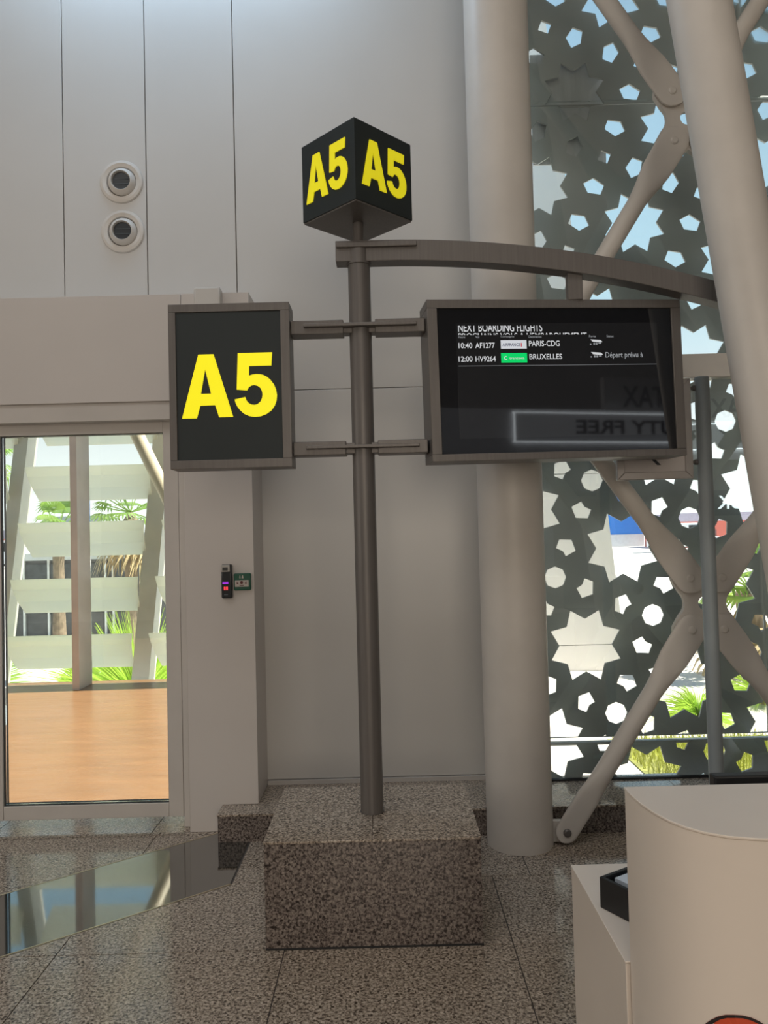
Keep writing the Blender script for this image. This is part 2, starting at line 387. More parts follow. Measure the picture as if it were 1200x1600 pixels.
for z0, z1 in ((0.13, 0.338), (0.366, 2.398), (2.53, 4.02), (4.025, 6.4)):
    for x0, x1 in ((0.74, 2.16), (2.163, 3.6)): lattice(x0, x1, z0, z1)
for z0, z1 in ((0.14, 2.40), (2.528, 4.02), (4.025, 6.4)):
    box('glass_pane', WGLASS, W1, 0.74, 3.6, 4.362, 4.370, z0, z1)
box('transom', PAINT, W1, 0.74, 3.6, 4.33, 4.45, 2.396, 2.530, bevel=0.004)
box('sill_gasket', GASK, W1, 0.74, 3.6, 4.352, 4.38, 0.139, 0.150)
box('screen_rail', FRAME, W1, 0.74, 3.6, 4.425, 4.445, 0.318, 0.340)
box('star_grey_backing', pm('reflection_grey', (0.50, 0.51, 0.53), 0.4, var=0.12, scale=25, stretch=(1, 1, 0.1)), W1, 0.93, 1.36, 4.46, 4.47, 3.70, 4.36)  # grey sheet added behind one star to stand for a reflection
box('head_frame', PAINT, W1, 0.74, 3.6, 4.33, 4.45, 6.4, 6.5)
box('jamb', PAINT, W1, 3.6, 3.66, 4.33, 4.45, 0.14, 6.5)

def brace(label, cx, cz, arms):
    b = thing('facade_brace', label, 'brace')
    bx, bz = 0.079, 0.128
    # waisted node plate with a round hole
    pts = []
    def arc(c, r, a0, a1, n=8):
        for i in range(n+1):
            a = R(a0+(a1-a0)*i/n); pts.append((cx+c[0]+r*math.cos(a), cz+c[1]+r*math.sin(a)))
    arc((bx, bz), 0.085, -10, 100); pts.append((cx, cz+0.165)); arc((-bx, bz), 0.085, 80, 190); 
    arc((-bx-0.10, 0), 0.075, 48, -48, 8)
    arc((-bx, -bz), 0.085, 170, 280); pts.append((cx, cz-0.165)); arc((bx, -bz), 0.085, 260, 370)
    arc((bx+0.10, 0), 0.075, 228, 132, 8)
    hole = [(cx+0.036*math.cos(i*math.pi/10), cz+0.036*math.sin(i*math.pi/10)) for i in range(20)]
    me = curve_mesh('node_plate', [pts, hole], 0.03)
    for v in me.vertices: v.co = (v.co.x, 3.86 - v.co.z, v.co.y)
    link('node_plate', me, PAINT, b)
    for sx, sz, ex, ez in arms:
        a = Vector((cx+sx*bx, cz+sz*bz)); e = Vector((ex, ez)); d = (e-a).normalized(); n_ = Vector((-d.y, d.x)); L = (e-a).length
        def P(t, s): return tuple(a + d*t + n_*s)
        # one forged arm: rounded flat end, tube, rounded flat end
        secs = [(-0.0765, 0.004, 0.011)] + [(-0.077*math.cos(R(q)), 0.077*math.sin(R(q)), 0.0115) for q in (20, 40, 60, 80)]
        secs += [(0.08, 0.077, 0.0115), (0.17, 0.074, 0.013), (0.23, 0.066, 0.022), (0.30, 0.053, 0.038), (0.36, 0.046, 0.045),
                 (L-0.38, 0.046, 0.045), (L-0.32, 0.047, 0.040), (L-0.26, 0.051, 0.024), (L-0.20, 0.056, 0.014), (L-0.04, 0.056, 0.0125)]
        secs += [(L+0.054*math.sin(R(q)), 0.056*math.cos(R(q)), 0.0125) for q in (10, 30, 50, 70, 86)]
        mb = MB(); N_ = 20; vs = []
        for t, wa, wb in secs:
            yc = 3.832 if t < L*0.5 else 3.820
            for i in range(N_):
                c_, s_n = math.cos(2*math.pi*i/N_), math.sin(2*math.pi*i/N_); e_ = 0.55 if wb < 0.02 else 1.0
                x_, z_ = P(t, wa*math.copysign(abs(c_)**e_, c_)); vs.append((x_, yc - wb*math.copysign(abs(s_n)**e_, s_n), z_))
        fs = [(k*N_+i, k*N_+(i+1) % N_, (k+1)*N_+(i+1) % N_, (k+1)*N_+i) for k in range(len(secs)-1) for i in range(N_)]
        fs += [tuple(range(N_))[::-1], tuple(range((len(secs)-1)*N_, len(secs)*N_))]
        A = mb.add(vs, fs).build('arm', PAINT, b)
        MB().lathe((a.x, 3.823, a.y), (0, -1, 0), [(0.020, 0), (0.020, 0.006), (0.014, 0.010), (0.0, 0.010)], 16).build('bolt_head', PAINT, A)
        MB().lathe((e.x, 3.807, e.y), (0, -1, 0), [(0.020, 0), (0.020, 0.006), (0.012, 0.012), (0.0, 0.012)], 16).build('bolt_head', STEEL, A)
    return b
brace('lower white steel cross brace with four arms behind the grey post', 1.592, 1.166,
      [(-1, -1, 0.858, 0.066), (-1, 1, 0.87, 2.20), (1, -1, 2.326, 0.066), (1, 1, 2.31, 2.20)])
brace('upper white steel cross brace high in front of the star-cut window', 1.592, 3.628,
      [(-1, -1, 0.87, 2.50), (-1, 1, 0.86, 4.72), (1, -1, 2.31, 2.50), (1, 1, 2.32, 4.72)])

# the leaning tubular leg at the right
lx = lambda z: 1.609 + (1.425 - z)*0.1322
LE = struct(empty('column_leaning'))
MB().cyl((lx(0), 3.02, 0), (lx(6.6), 3.02, 6.6), 0.118, n=48).build('shaft', PAINT, LE)
MB().cyl((lx(0), 3.02, 0), (lx(0.03), 3.02, 0.03), 0.17, n=40).build('foot_plate', PAINT, LE)

# ------------------------------------------------------------------ plinth and gate sign
PL = thing('granite_plinth', 'speckled granite plinth carrying the grey sign pole', 'plinth', loc=(0, 0, 0))
MB().box(-0.485, 0.333, 2.932, 3.548, 0.0, 0.3925).build('block', GR_SHADE, PL, smooth=False)
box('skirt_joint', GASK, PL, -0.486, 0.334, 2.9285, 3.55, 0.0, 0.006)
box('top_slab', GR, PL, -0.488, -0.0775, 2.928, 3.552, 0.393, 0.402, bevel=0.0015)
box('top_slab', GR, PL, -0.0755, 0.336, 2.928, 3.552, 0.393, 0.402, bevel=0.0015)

PX, PY = -0.080, 3.225
SP = thing('sign_post', 'grey steel pole with side brackets and a curved top beam', 'post')
MB().lathe((PX, PY, 0.403), (0, 0, 1), [(0.050, 0), (0.050, 0.004), (0.047, 0.004), (0.047, 2.372), (0.043, 2.376)], 36).build('pole', STEEL, SP)
MB().cyl((PX, PY, 2.77), (PX, PY, 2.8715), 0.023, n=24).build('neck', STEEL, SP)
for z0, z1 in ((2.392, 2.451), (1.885, 1.943)):
    zc = (z0+z1)/2
    MB().box(-0.3705, -0.150, PY-0.045, PY+0.045, z0, z1).build('bracket_arm', STEEL, SP, bevel=0.004)
    MB().box(-0.018, 0.190, PY-0.045, PY+0.045, z0, z1).build('bracket_arm', STEEL, SP, bevel=0.004)
    MB().box(-0.16, -0.005, PY-0.030, PY+0.030, zc-0.024, zc+0.022).build('pole_clamp', STEEL, SP, bevel=0.003)
    MB().box(-0.315, 0.155, PY-0.068, PY+0.05, zc-0.004, zc+0.010).build('bracket_plate', STEEL, SP, bevel=0.003)
# curved top beam
n = 26; x0, x1 = -0.176, 1.56; top, bot = [], []
for i in range(n+1):
    x = x0+(x1-x0)*i/n; zt = 2.785-0.110*max(0, x-0.02)**2*0.98; top.append((x, zt)); bot.append((x, zt-0.088))
MB().prism(bot + top[::-1], XZ, PY-0.040, PY+0.040).build('curved_beam', STEEL, SP, bevel=0.003)
MB().box(-0.172, 0.165, PY-0.056, PY+0.03, 2.752, 2.774).build('beam_plate', STEEL, SP, bevel=0.004)
MB().cyl((PX, PY, 2.690), (PX, PY, 2.764), 0.052, n=30).build('beam_collar', STEEL, SP)
MB().box(0.800, 0.862, PY-0.016, PY+0.03, 2.519, 2.665).build('hanger', STEEL, SP, bevel=0.003)

# glyph outlines of the gate number
A_OUT = [(0, 0), (70, 260), (132, 260), (207, 2), (150, 2), (135, 52), (75, 51), (60, 0)]
A_IN = [(78, 99), (119, 99), (97, 199)]
def bez(p, q, r_, s, n_=6): return [tuple((1-t)**3*p[k]+3*(1-t)**2*t*q[k]+3*(1-t)*t*t*r_[k]+t**3*s[k] for k in (0, 1)) for t in [i/n_ for i in range(1, n_+1)]]
FIVE = [(230, 262), (369, 262), (365, 208), (275, 208), (273, 168)]
FIVE += bez((273, 168), (300, 180), (335, 178), (360, 150)) + bez((360, 150), (392, 115), (395, 60), (362, 25)) + bez((362, 25), (325, -10), (262, -8), (234, 30)) + bez((234, 30), (222, 45), (216, 58), (214, 73), 3)
FIVE += [(257, 82)] + bez((257, 82), (262, 48), (300, 38), (318, 62)) + bez((318, 62), (336, 88), (326, 130), (293, 130)) + bez((293, 130), (280, 130), (271, 124), (265, 109), 3) + [(223, 113)]
def letter(which, fn, m, parent, depth=0.004):
    me = curve_mesh('letter', [A_OUT, A_IN] if which == 'A' else [FIVE], 1.0)
    for v in me.vertices: v.co = fn(v.co.x/386, v.co.y/262, -v.co.z*depth)
    return link('letter', me, m, parent)

# cube sign on top
CU = thing('cube_sign', 'black cube sign with yellow A5 on its faces atop the pole', 'sign', loc=(PX, PY, 2.868))
CU.rotation_euler = (0, 0, R(45))
h = 0.1645
cz0 = 0.010
MB().box(-h, h, -h, h, cz0, cz0+0.328).build('body', SIGNB, CU, bevel=0.003)
MB().box(-h+0.004, h-0.004, -h+0.004, h-0.004, cz0-0.006, cz0).build('bottom_plate', STEEL, CU, smooth=False)
for fn in ((lambda a, b, t: (-h+0.035+a*0.258, -h-0.002+t, cz0+0.07+b*0.195)),          # faces the right-hand viewer
           (lambda a, b, t: (-h-0.002+t, h-0.030-a*0.258, cz0+0.07+b*0.195))):
    letter('A', fn, YELC, CU); letter('5', fn, YELC, CU)

# flat gate sign at the left of the pole
GS = thing('gate_sign', 'flat rectangular light box with large yellow A5 left of the pole', 'sign', loc=(0, 0, 0))
gx0, gx1, gz0, gz1, gy = -0.872, -0.371, 1.838, 2.521, 3.145
for nm, d in (('frame_rail', (gx0, gx1, gy, gy+0.13, gz1-0.034, gz1)), ('frame_rail', (gx0, gx1, gy, gy+0.13, gz0, gz0+0.036)),
              ('frame_stile', (gx0, gx0+0.030, gy, gy+0.13, gz0+0.036, gz1-0.034)), ('frame_stile', (gx1-0.038, gx1, gy, gy+0.13, gz0+0.036, gz1-0.034))):
    box(nm, STEEL, GS, *d, bevel=0.002)
box('back_panel', STEEL, GS, gx0+0.03, gx1-0.038, gy+0.115, gy+0.128, gz0+0.036, gz1-0.034)
box('face_panel', SIGNB, GS, gx0+0.031, gx1-0.039, gy+0.006, gy+0.012, gz0+0.037, gz1-0.035)
fn = lambda a, b, t: (-0.8215+a*0.3935, gy+0.0055+t, 2.047+b*0.266)
letter('A', fn, YEL, GS); letter('5', fn, YEL, GS)

# ------------------------------------------------------------------ flight display
FD = thing('flight_display', 'dark flight information screen listing boarding flights, right of the pole', 'screen', loc=(0.205, 3.14, 1.842))
y_, r2 = R(7), R(0.7)
ux = Vector((math.cos(y_)*math.cos(r2), math.sin(y_)*math.cos(r2), math.sin(r2))); fwd = Vector((-math.sin(y_), math.cos(y_), 0)); uz = ux.cross(fwd)
FD.matrix_world = Matrix(((ux.x, fwd.x, uz.x, 0.205), (ux.y, fwd.y, uz.y, 3.14), (ux.z, fwd.z, uz.z, 1.842), (0, 0, 0, 1)))
DW, DH = 1.105, 0.672
for nm, d in (('frame_rail', (0, DW, 0, 0.17, DH-0.036, DH)), ('frame_rail', (0, DW, 0, 0.17, 0, 0.030)),
              ('frame_stile', (0, 0.042, 0, 0.17, 0.030, DH-0.036)), ('frame_stile', (DW-0.042, DW, 0, 0.17, 0.030, DH-0.036))):
    box(nm, STEEL, FD, *d, bevel=0.002)
box('back_cover', STEEL, FD, 0.02, DW-0.02, 0.15, 0.169, 0.02, DH-0.02)
BEZ = pm('display_bezel_glass', (0.008, 0.009, 0.012), 0.03, var=0.1)
SCR = pm('display_lit_area', (0.010, 0.010, 0.012), 0.03, var=0.1, emit=(0.9, 0.95, 1.0), estr=0.0045)
WHT = pm('display_white', (0.1, 0.1, 0.1), 0.2, var=0.0, emit=(0.9, 0.92, 0.95), estr=0.62)
DIM = pm('display_dim_white', (0.1, 0.1, 0.1), 0.2, var=0.0, emit=(0.8, 0.85, 0.9), estr=0.30)
LBX = pm('display_pale_box', (0.1, 0.1, 0.1), 0.2, var=0.0, emit=(0.75, 0.78, 0.83), estr=0.75)
NVY = pm('display_navy', (0.02, 0.02, 0.04), 0.2, var=0.0, emit=(0.03, 0.03, 0.08), estr=0.8)
RED = pm('display_red', (0.1, 0.01, 0.01), 0.2, var=0.0, emit=(0.7, 0.05, 0.08), estr=0.7)
GRN = pm('display_green', (0.0, 0.1, 0.02), 0.2, var=0.0, emit=(0.0, 0.62, 0.13), estr=0.95)
box('bezel', BEZ, FD, 0.042, DW-0.042, 0.008, 0.03, 0.030, DH-0.036)
SN = box('screen', SCR, FD, 0.120, 1.000, 0.0072, 0.009, 0.092, 0.574)
sf = lambda a, b, t: (a, 0.0068, b)
def sbox(name, m, a0, a1, b0, b1, yy=0.0069):
    return box(name, m, SN, a0, a1, yy-0.0001, yy+0.0002, b0, b1)
put_text('heading_text', 'NEXT BOARDING FLIGHTS', (0.130, 0.491, 0.538, 0.572), sf, WHT, SN, clip=(0, 0.74))
put_text('heading_text', "PROCHAINS VOLS A L'EMBARQUEMENT", (0.130, 0.684, 0.503, 0.533), sf, WHT, SN, clip=(0.72, 1))
for s, a0, a1 in (('Heure', 0.130, 0.158), ('Vol', 0.202, 0.218), ('Compagnie', 0.310, 0.368), ('Destination', 0.430, 0.486), ('Porte', 0.694, 0.724), ('Statut', 0.772, 0.803)):
    put_text('column_title', s, (a0, a1, 0.511, 0.521), sf, DIM, SN, bold=0)
put_text('time_text', '10:40', (0.129, 0.187, 0.469, 0.492), sf, WHT, SN)
put_text('flight_number', 'AF1277', (0.200, 0.283, 0.469, 0.492), sf, WHT, SN)
put_text('destination_text', 'PARIS-CDG', (0.430, 0.564, 0.475, 0.499), sf, WHT, SN)
put_text('time_text', '12:00', (0.127, 0.186, 0.413, 0.436), sf, WHT, SN)
put_text('flight_number', 'HV9264', (0.199, 0.285, 0.413, 0.436), sf, WHT, SN)
put_text('destination_text', 'BRUXELLES', (0.430, 0.572, 0.420, 0.443), sf, WHT, SN)
put_text('status_text', 'Départ prévu à', (0.763, 0.930, 0.418, 0.448), sf, DIM, SN, bold=0.008)
sbox('airline_box', LBX, 0.309, 0.420, 0.466, 0.502)
tf = lambda a, b, t: (a, 0.0064, b)
put_text('airline_text', 'AIRFRANCE', (0.316, 0.392, 0.476, 0.489), tf, NVY, SN)
box('airline_mark', RED, SN, 0.395, 0.399, 0.0063, 0.0066, 0.474, 0.490)
sbox('airline_box', GRN, 0.308, 0.420, 0.407, 0.448)
put_text('airline_text', 'transavia', (0.344, 0.408, 0.421, 0.431), tf, LBX, SN, bold=0)
MB().prism([(0.328+0.008*math.cos(R(a)), 0.427+0.008*math.sin(R(a))) for a in range(50, 311, 20)] + [(0.328+0.005*math.cos(R(a)), 0.427+0.005*math.sin(R(a))) for a in range(310, 49, -20)], lambda a, b, t: (a, t, b), 0.0062, 0.0066).build('airline_mark', LBX, SN, smooth=False)
for zz, m in ((0.0, WHT), (-0.054, WHT)):
    MB().prism([(0.700, 0.503+zz), (0.744, 0.500+zz), (0.752, 0.492+zz), (0.745, 0.489+zz), (0.708, 0.494+zz)], lambda a, b, t: (a, t, b), 0.0062, 0.0066).build('boarding_symbol', m, SN, smooth=False)
    MB().box(0.697, 0.703, 0.0062, 0.0066, 0.480+zz, 0.485+zz).box(0.712, 0.719, 0.0062, 0.0066, 0.480+zz, 0.488+zz).box(0.722, 0.730, 0.0062, 0.0066, 0.480+zz, 0.488+zz).box(0.734, 0.746, 0.0062, 0.0066, 0.484+zz, 0.488+zz).build('boarding_symbol', DIM, SN, smooth=False)
sbox('row_rule', DIM, 0.125, 0.990, 0.3945, 0.3957)

# ------------------------------------------------------------------ wall fittings
def nozzle(x, z, label):
    t = thing('air_nozzle', label, 'vent', 'air nozzles in the white wall')
    c = (x, 4.431, z); ax = (0, -1, 0)
    MB().lathe(c, ax, [(0.126, 0), (0.127, 0.004), (0.122, 0.012), (0.108, 0.016), (0.088, 0.010), (0.084, 0.002), (0.084, -0.001)], 48).build('flange', PAINT, t)
    MB().lathe(c, ax, [(0.084, 0.0), (0.084, 0.003), (0.078, 0.004), (0.0, 0.004)], 40).build('recess', pm('recess_grey', (0.16, 0.15, 0.14), 0.6), t)
    ax2 = Vector((0.06, -1, -0.03)).normalized(); c2 = Vector((x+0.003, 4.43, z-0.002))
    MB().lathe(c2, ax2, [(0.079, 0.002), (0.080, 0.008), (0.074, 0.022), (0.064, 0.034), (0.056, 0.040), (0.054, 0.038), (0.052, 0.020), (0.0, 0.020)], 40).build('ball', PAINT, t)
    MB().lathe(c2, ax2, [(0.051, 0.021), (0.050, 0.0235), (0.0, 0.0235)], 32).build('outlet', pm('nozzle_dark', (0.025, 0.03, 0.035), 0.3), t)
    for k in (-0.018, 0.012):
        q = c2 + ax2*0.025
        MB().box(q.x-0.045, q.x+0.045, q.y-0.001, q.y+0.001, q.z+k-0.0015, q.z+k+0.0015).build('vane', pm('vane_grey', (0.10, 0.12, 0.13), 0.4), t, smooth=False)
nozzle(-1.484, 3.646, 'upper of two round white air nozzles in the wall')
nozzle(-1.481, 3.352, 'lower of two round white air nozzles in the wall')

CRD = thing('card_reader', 'narrow black card reader with purple and red lights beside green box', 'reader')
DK = pm('reader_black', (0.018, 0.02, 0.023), 0.25)
MB().box(-0.872, -0.815, 4.075, 4.1105, 1.232, 1.412).build('body', DK, CRD, bevel=0.008)
MB().box(-0.871, -0.823, 4.068, 4.08, 1.372, 1.410).build('silver_cap', pm('reader_silver', (0.42, 0.40, 0.37), 0.4, metal=0.4), CRD, bevel=0.004)
MB().box(-0.862, -0.834, 4.065, 4.07, 1.380, 1.397).build('sensor', pm('reader_sensor', (0.05, 0.05, 0.05), 0.3), CRD, bevel=0.001)
MB().box(-0.864, -0.834, 4.0735, 4.076, 1.310, 1.319).build('purple_light', pm('purple_led', (0.2, 0.02, 0.4), 0.4, emit=(0.42, 0.03, 0.85), estr=1.0), CRD, smooth=False)
for x in (-0.853, -0.841):
    MB().box(x-0.0045, x+0.0045, 4.0735, 4.076, 1.277, 1.294).build('red_light', pm('red_led', (0.4, 0.02, 0.02), 0.4, emit=(1.0, 0.05, 0.07), estr=1.0), CRD, smooth=False)
MB().box(-0.857, -0.837, 4.0738, 4.076, 1.2515, 1.2535).build('legend_line', pm('reader_legend', (0.25, 0.27, 0.3), 0.5), CRD, smooth=False)

EG = thing('break_glass_unit', 'green emergency door release box with a white centre plate', 'switch')
MB().box(-0.808, -0.717, 4.088, 4.1105, 1.272, 1.362).build('body', pm('release_green', (0.008, 0.085, 0.048), 0.4), EG, bevel=0.006)
WP = pm('release_white', (0.50, 0.44, 0.40), 0.5)
MB().box(-0.801, -0.728, 4.085, 4.089, 1.291, 1.326).build('plate', WP, EG, bevel=0.001)
BKR = pm('release_dark_red', (0.10, 0.012, 0.012), 0.5)
MB().lathe((-0.765, 4.0855, 1.314), (0, -1, 0), [(0.008, 0), (0.008, 0.002), (0, 0.002)], 16).build('button', BKR, EG)
for sx in (-1, 1):
    MB().prism([(-0.765+sx*0.014, 1.312), (-0.765+sx*0.026, 1.319), (-0.765+sx*0.026, 1.305)], XZ, 4.0835, 4.0855).build('arrow_mark', BKR, EG, smooth=False)
MB().box(-0.776, -0.754, 4.0838, 4.0855, 1.296, 1.300).build('legend_line', BKR, EG, smooth=False)
for x, ww in ((-0.774, 0.006), (-0.760, 0.010)):
    MB().prism([(x-ww/2, 1.336), (x+ww/2, 1.336), (x+ww/3, 1.349), (x, 1.353), (x-ww/3, 1.349)], XZ, 4.0865, 4.089).build('symbol', WP, EG, smooth=False)

# ------------------------------------------------------------------ free-standing post with framed notice
PO = thing('notice_stand', 'slim grey floor post beside the display carrying a framed notice', 'stand')
MB().lathe((1.491, 3.55, 0.0), (0, 0, 1), [(0.13, 0), (0.13, 0.012), (0.034, 0.016), (0.033, 0.02), (0.033, 2.236), (0.030, 2.243), (0, 2.244)], 32).build('post', POST, PO)
for z in (1.848, 2.192):
    MB().cyl((1.431, 3.55, z), (1.464, 3.55, z), 0.008, n=12).lathe((1.445, 3.55, z), (1, 0, 0), [(0.013, 0), (0.013, 0.012)], 16).build('clamp', STEEL, PO)
NF = empty('notice_frame'); NF.parent = PO
fa, fb, fc, fd = 1.081, 1.4325, 1.772, 2.237
FRP = pm('frame_pale_metal', (0.40, 0.37, 0.35), 0.35, metal=0.3)
for p in ([(fa, fd), (fb, fd), (fb-0.035, fd-0.035), (fa+0.035, fd-0.035)], [(fa, fc), (fb, fc), (fb-0.035, fc+0.035), (fa+0.035, fc+0.035)],
          [(fa, fc), (fa, fd), (fa+0.035, fd-0.035), (fa+0.035, fc+0.035)], [(fb, fc), (fb, fd), (fb-0.035, fd-0.035), (fb-0.035, fc+0.035)]):
    MB().prism(p, XZ, 3.535, 3.565).build('frame_strip', FRP, NF, bevel=0.003)
box('notice_sheet', pm('notice_white', (0.50, 0.46, 0.44), 0.4), NF, fa+0.03, fb-0.03, 3.544, 3.556, fc+0.03, fd-0.03)
MB().prism([(1.232, 1.876), (1.249, 1.876), (1.286, 1.838), (1.268, 1.838)], XZ, 3.542, 3.545).prism([(1.232, 1.876), (1.249, 1.876), (1.240, 1.947), (1.224, 1.947)], XZ, 3.542, 3.545).build('arrow_mark', DK, NF, smooth=False)

# ------------------------------------------------------------------ boarding desk
DKT = thing('boarding_desk', 'white boarding desk front with a rounded corner at lower right', 'desk')
out_ = [(0.406, 1.350), (0.406, 1.31), (0.409, 1.27), (0.416, 1.23), (0.427, 1.195), (0.442, 1.168), (0.462, 1.146), (0.488, 1.130), (0.52, 1.120), (0.56, 1.113), (0.62, 1.108), (1.70, 1.09), (1.70, 1.350)]
MB().prism(out_, XY, 0.0, 1.0955).build('curved_body', CNT, DKT, bevel=0.001)
MB().prism([(0.405, 1.352)] + [(a-0.001 if a < 1.6 else a+0.001, b-0.001) for a, b in out_[1:-1]] + [(1.701, 1.352)], XY, 1.096, 1.100).build('counter_top', CNT, DKT, bevel=0.001)
# round red sticker with a dark rim, wrapped flat on the straight front
yf = lambda x: 1.1085-(x-0.62)*0.0167
def disc(r0, r1, name, m, dy):
    c = (0.452, 0.0); cx, cz = 0.4975, 0.798
    mb = MB(); n = 28; vs = []
    surf = [(0.488, 1.130), (0.52, 1.120), (0.56, 1.113), (0.62, 1.108)]
    def ysurf(x):
        ks = [(0.427, 1.195), (0.442, 1.168), (0.462, 1.146), (0.488, 1.130), (0.52, 1.120), (0.56, 1.113), (0.62, 1.108)]
        for (a, ya), (b, yb) in zip(ks, ks[1:]):
            if a <= x <= b: return ya+(yb-ya)*(x-a)/(b-a)
        return 1.108
    rings = [r0, (r0+r1)/2, r1]
    for r in rings:
        vs += [(cx+r*math.cos(2*math.pi*i/n), ysurf(cx+r*math.cos(2*math.pi*i/n))-dy, cz+r*math.sin(2*math.pi*i/n)) for i in range(n)]
    fs = [(k*n+i, k*n+(i+1) % n, (k+1)*n+(i+1) % n, (k+1)*n+i) for k in range(2) for i in range(n)]
    if r0 == 0: vs = vs[:]; 
    return mb.add(vs, fs).build(name, m, DKT, smooth=False)
disc(0.0, 0.0475, 'red_sticker', pm('sticker_red', (0.62, 0.08, 0.03), 0.4), 0.0012)
disc(0.0435, 0.0475, 'sticker_rim', pm('sticker_rim_black', (0.02, 0.015, 0.015), 0.4), 0.0016)

LB = thing('side_cabinet', 'low white cabinet behind the boarding desk holding a black tray', 'cabinet')
MB().box(0.399, 1.70, 1.354, 1.742, 0.0, 0.7955).build('carcass', CNT, LB, bevel=0.001)
MB().box(0.398, 1.70, 1.353, 1.743, 0.796, 0.800).build('top_board', CNT, LB, bevel=0.001)

TR = thing('document_tray', 'open black tray with papers on the low white cabinet', 'tray', loc=(0.409, 1.545, 0.8005))
TR.rotation_euler = (0, 0, math.atan2(0.050, 0.080))
BT = pm('tray_black', (0.012, 0.012, 0.013), 0.4)
tw, tl, th = 0.17, 0.16, 0.060     # local +x along the back edge, -y toward the viewer
box('tray_wall', BT, TR, 0, 0.008, -tl, 0, 0, th, bevel=0.001); box('tray_wall', BT, TR, tw-0.008, tw, -tl, 0, 0, th, bevel=0.001)
box('tray_wall', BT, TR, 0.008, tw-0.008, -0.008, 0, 0, th, bevel=0.001); box('tray_wall', BT, TR, 0.008, tw-0.008, -tl, -tl+0.008, 0, th, bevel=0.001)
box('tray_floor', BT, TR, 0.006, tw-0.006, -tl+0.006, -0.006, 0, 0.004)
PS = thing('paper_stack', 'pale papers lying in the black document tray', 'papers', loc=(0.409, 1.545, 0.8005))
PS.rotation_euler = TR.rotation_euler
for i in range(4):
    dx = 0.004*i
    MB().box(0.016+dx, 0.142+dx, -0.148+0.002*i, -0.020+0.002*i, 0.0045+0.013*i, 0.0165+0.013*i).build('sheet', pm('paper_white', (0.62, 0.68, 0.75), 0.5), PS, smooth=False)

MN = thing('desk_monitor', 'black monitor on the cabinet, only its top edge shows above the desk', 'monitor', loc=(0, 0, 0))
MB().box(0.672, 1.20, 1.610, 1.640, 0.84, 1.030).build('housing', BT, MN, bevel=0.004)
MB().box(0.687, 1.185, 1.640, 1.643, 0.855, 1.016).build('screen', pm('monitor_glass', (0.02, 0.02, 0.022), 0.1), MN, smooth=False)
MB().cyl((0.94, 1.625, 0.812), (0.94, 1.625, 0.85), 0.02, n=16).build('neck', BT, MN)
MB().box(0.84, 1.04, 1.55, 1.70, 0.8005, 0.813).build('foot', BT, MN, bevel=0.003)

# ------------------------------------------------------------------ shop front behind the viewer, seen mirrored in the glass
SH = struct(empty('shop_front'))
SG = pm('shop_board', (0.72, 0.72, 0.74), 0.6)
box('fascia_board', pm('shop_fascia', (0.7, 0.7, 0.72), 0.6, emit=(0.9, 0.93, 1.0), estr=0.22), SH, 2.5, 7.4, -4.2, -4.02, 2.66, 3.30)
box('side_pier', SG, SH, 2.5, 2.8, -4.2, -4.02, 0, 2.66); box('side_pier', SG, SH, 7.1, 7.4, -4.2, -4.02, 0, 2.66)
LIT = pm('shop_lightbox', (0.5, 0.5, 0.52), 0.5, var=0.0, emit=(0.9, 0.95, 1.0), estr=0.55)
LED = pm('shop_led_strip', (0.8, 0.8, 0.8), 0.5, var=0.0, emit=(0.9, 0.97, 1.0), estr=6.0)
SHL = pm('shop_letter', (0.02, 0.02, 0.03), 0.5)
SGN = thing('shop_sign', 'lit fascia sign reading DUTY FREE, seen only mirrored in the display', 'sign')
box('light_box', LIT, SGN, 3.73, 6.9, -4.02, -3.98, 2.83, 3.24)
for d in ((3.70, 6.9, -4.0, -3.97, 3.24, 3.252), (3.70, 6.9, -4.0, -3.97, 2.818, 2.83), (3.718, 3.73, -4.0, -3.97, 2.83, 3.24)): box('led_strip', LED, SGN, *d)
mf = lambda a, b, t: (-a, -3.975, b)
put_text('letters', 'DUTY FREE', (-6.62, -4.68, 2.94, 3.15), mf, SHL, SGN, bold=0.03)
SG2 = thing('tax_free_sign', 'pale board reading TAX, seen only mirrored in the window', 'sign')
box('board', SG, SG2, 5.2, 6.7, -4.15, -4.05, 3.302, 3.80)
SG3 = thing('lit_shop_sign', 'small lit letters UK on a dark board, seen only mirrored in the window', 'sign')
box('board', SHL, SG3, 5.2, 6.3, -4.06, -4.0, 1.72, 2.14)
put_text('letters', 'UK', (-5.95, -5.53, 1.83, 2.05), lambda a, b, t: (-a, -3.995, b), LED, SG3, bold=0.01)
mf2 = lambda a, b, t: (-a, -4.045, b)
put_text('letters', 'TAX', (-6.22, -5.50, 3.36, 3.68), mf2, SHL, SG2, bold=0.02)

# ------------------------------------------------------------------ outside: garden side seen through the door
GD = struct(box('ground_garden', pm('garden_paving', (0.70, 0.67, 0.62), 0.8), None, -60, 0.2, 8.9, 120, -1.1, -0.9))
BR = struct(MB().box(-9, -0.9, 4.66, 8.62, -0.2, -0.002).build('floor_terrace', pm('terrace_orange', (0.265, 0.137, 0.064), 0.28, var=0.10, scale=3.0, bump=0.25, bscale=5.0, stretch=(0.6, 2.5, 1)), None, smooth=False))
TG = struct(empty('window_2'))
ML = pm('mullion_paint', (0.62, 0.56, 0.50), 0.4)
for x in (-4.70, -3.275, -1.85):
    box('mullion', ML, TG, x-0.037, x+0.037, 8.1, 8.46, 0.0, 4.6, bevel=0.002)
for x0, x1 in ((-4.66, -3.315), (-3.235, -1.89)):
    box('glass_pane', GLASS, TG, x0, x1, 8.44, 8.45, 0.0, 4.6)
box('top_rail', ML, TG, -4.7, -1.8, 8.1, 8.46, 4.6, 4.75)

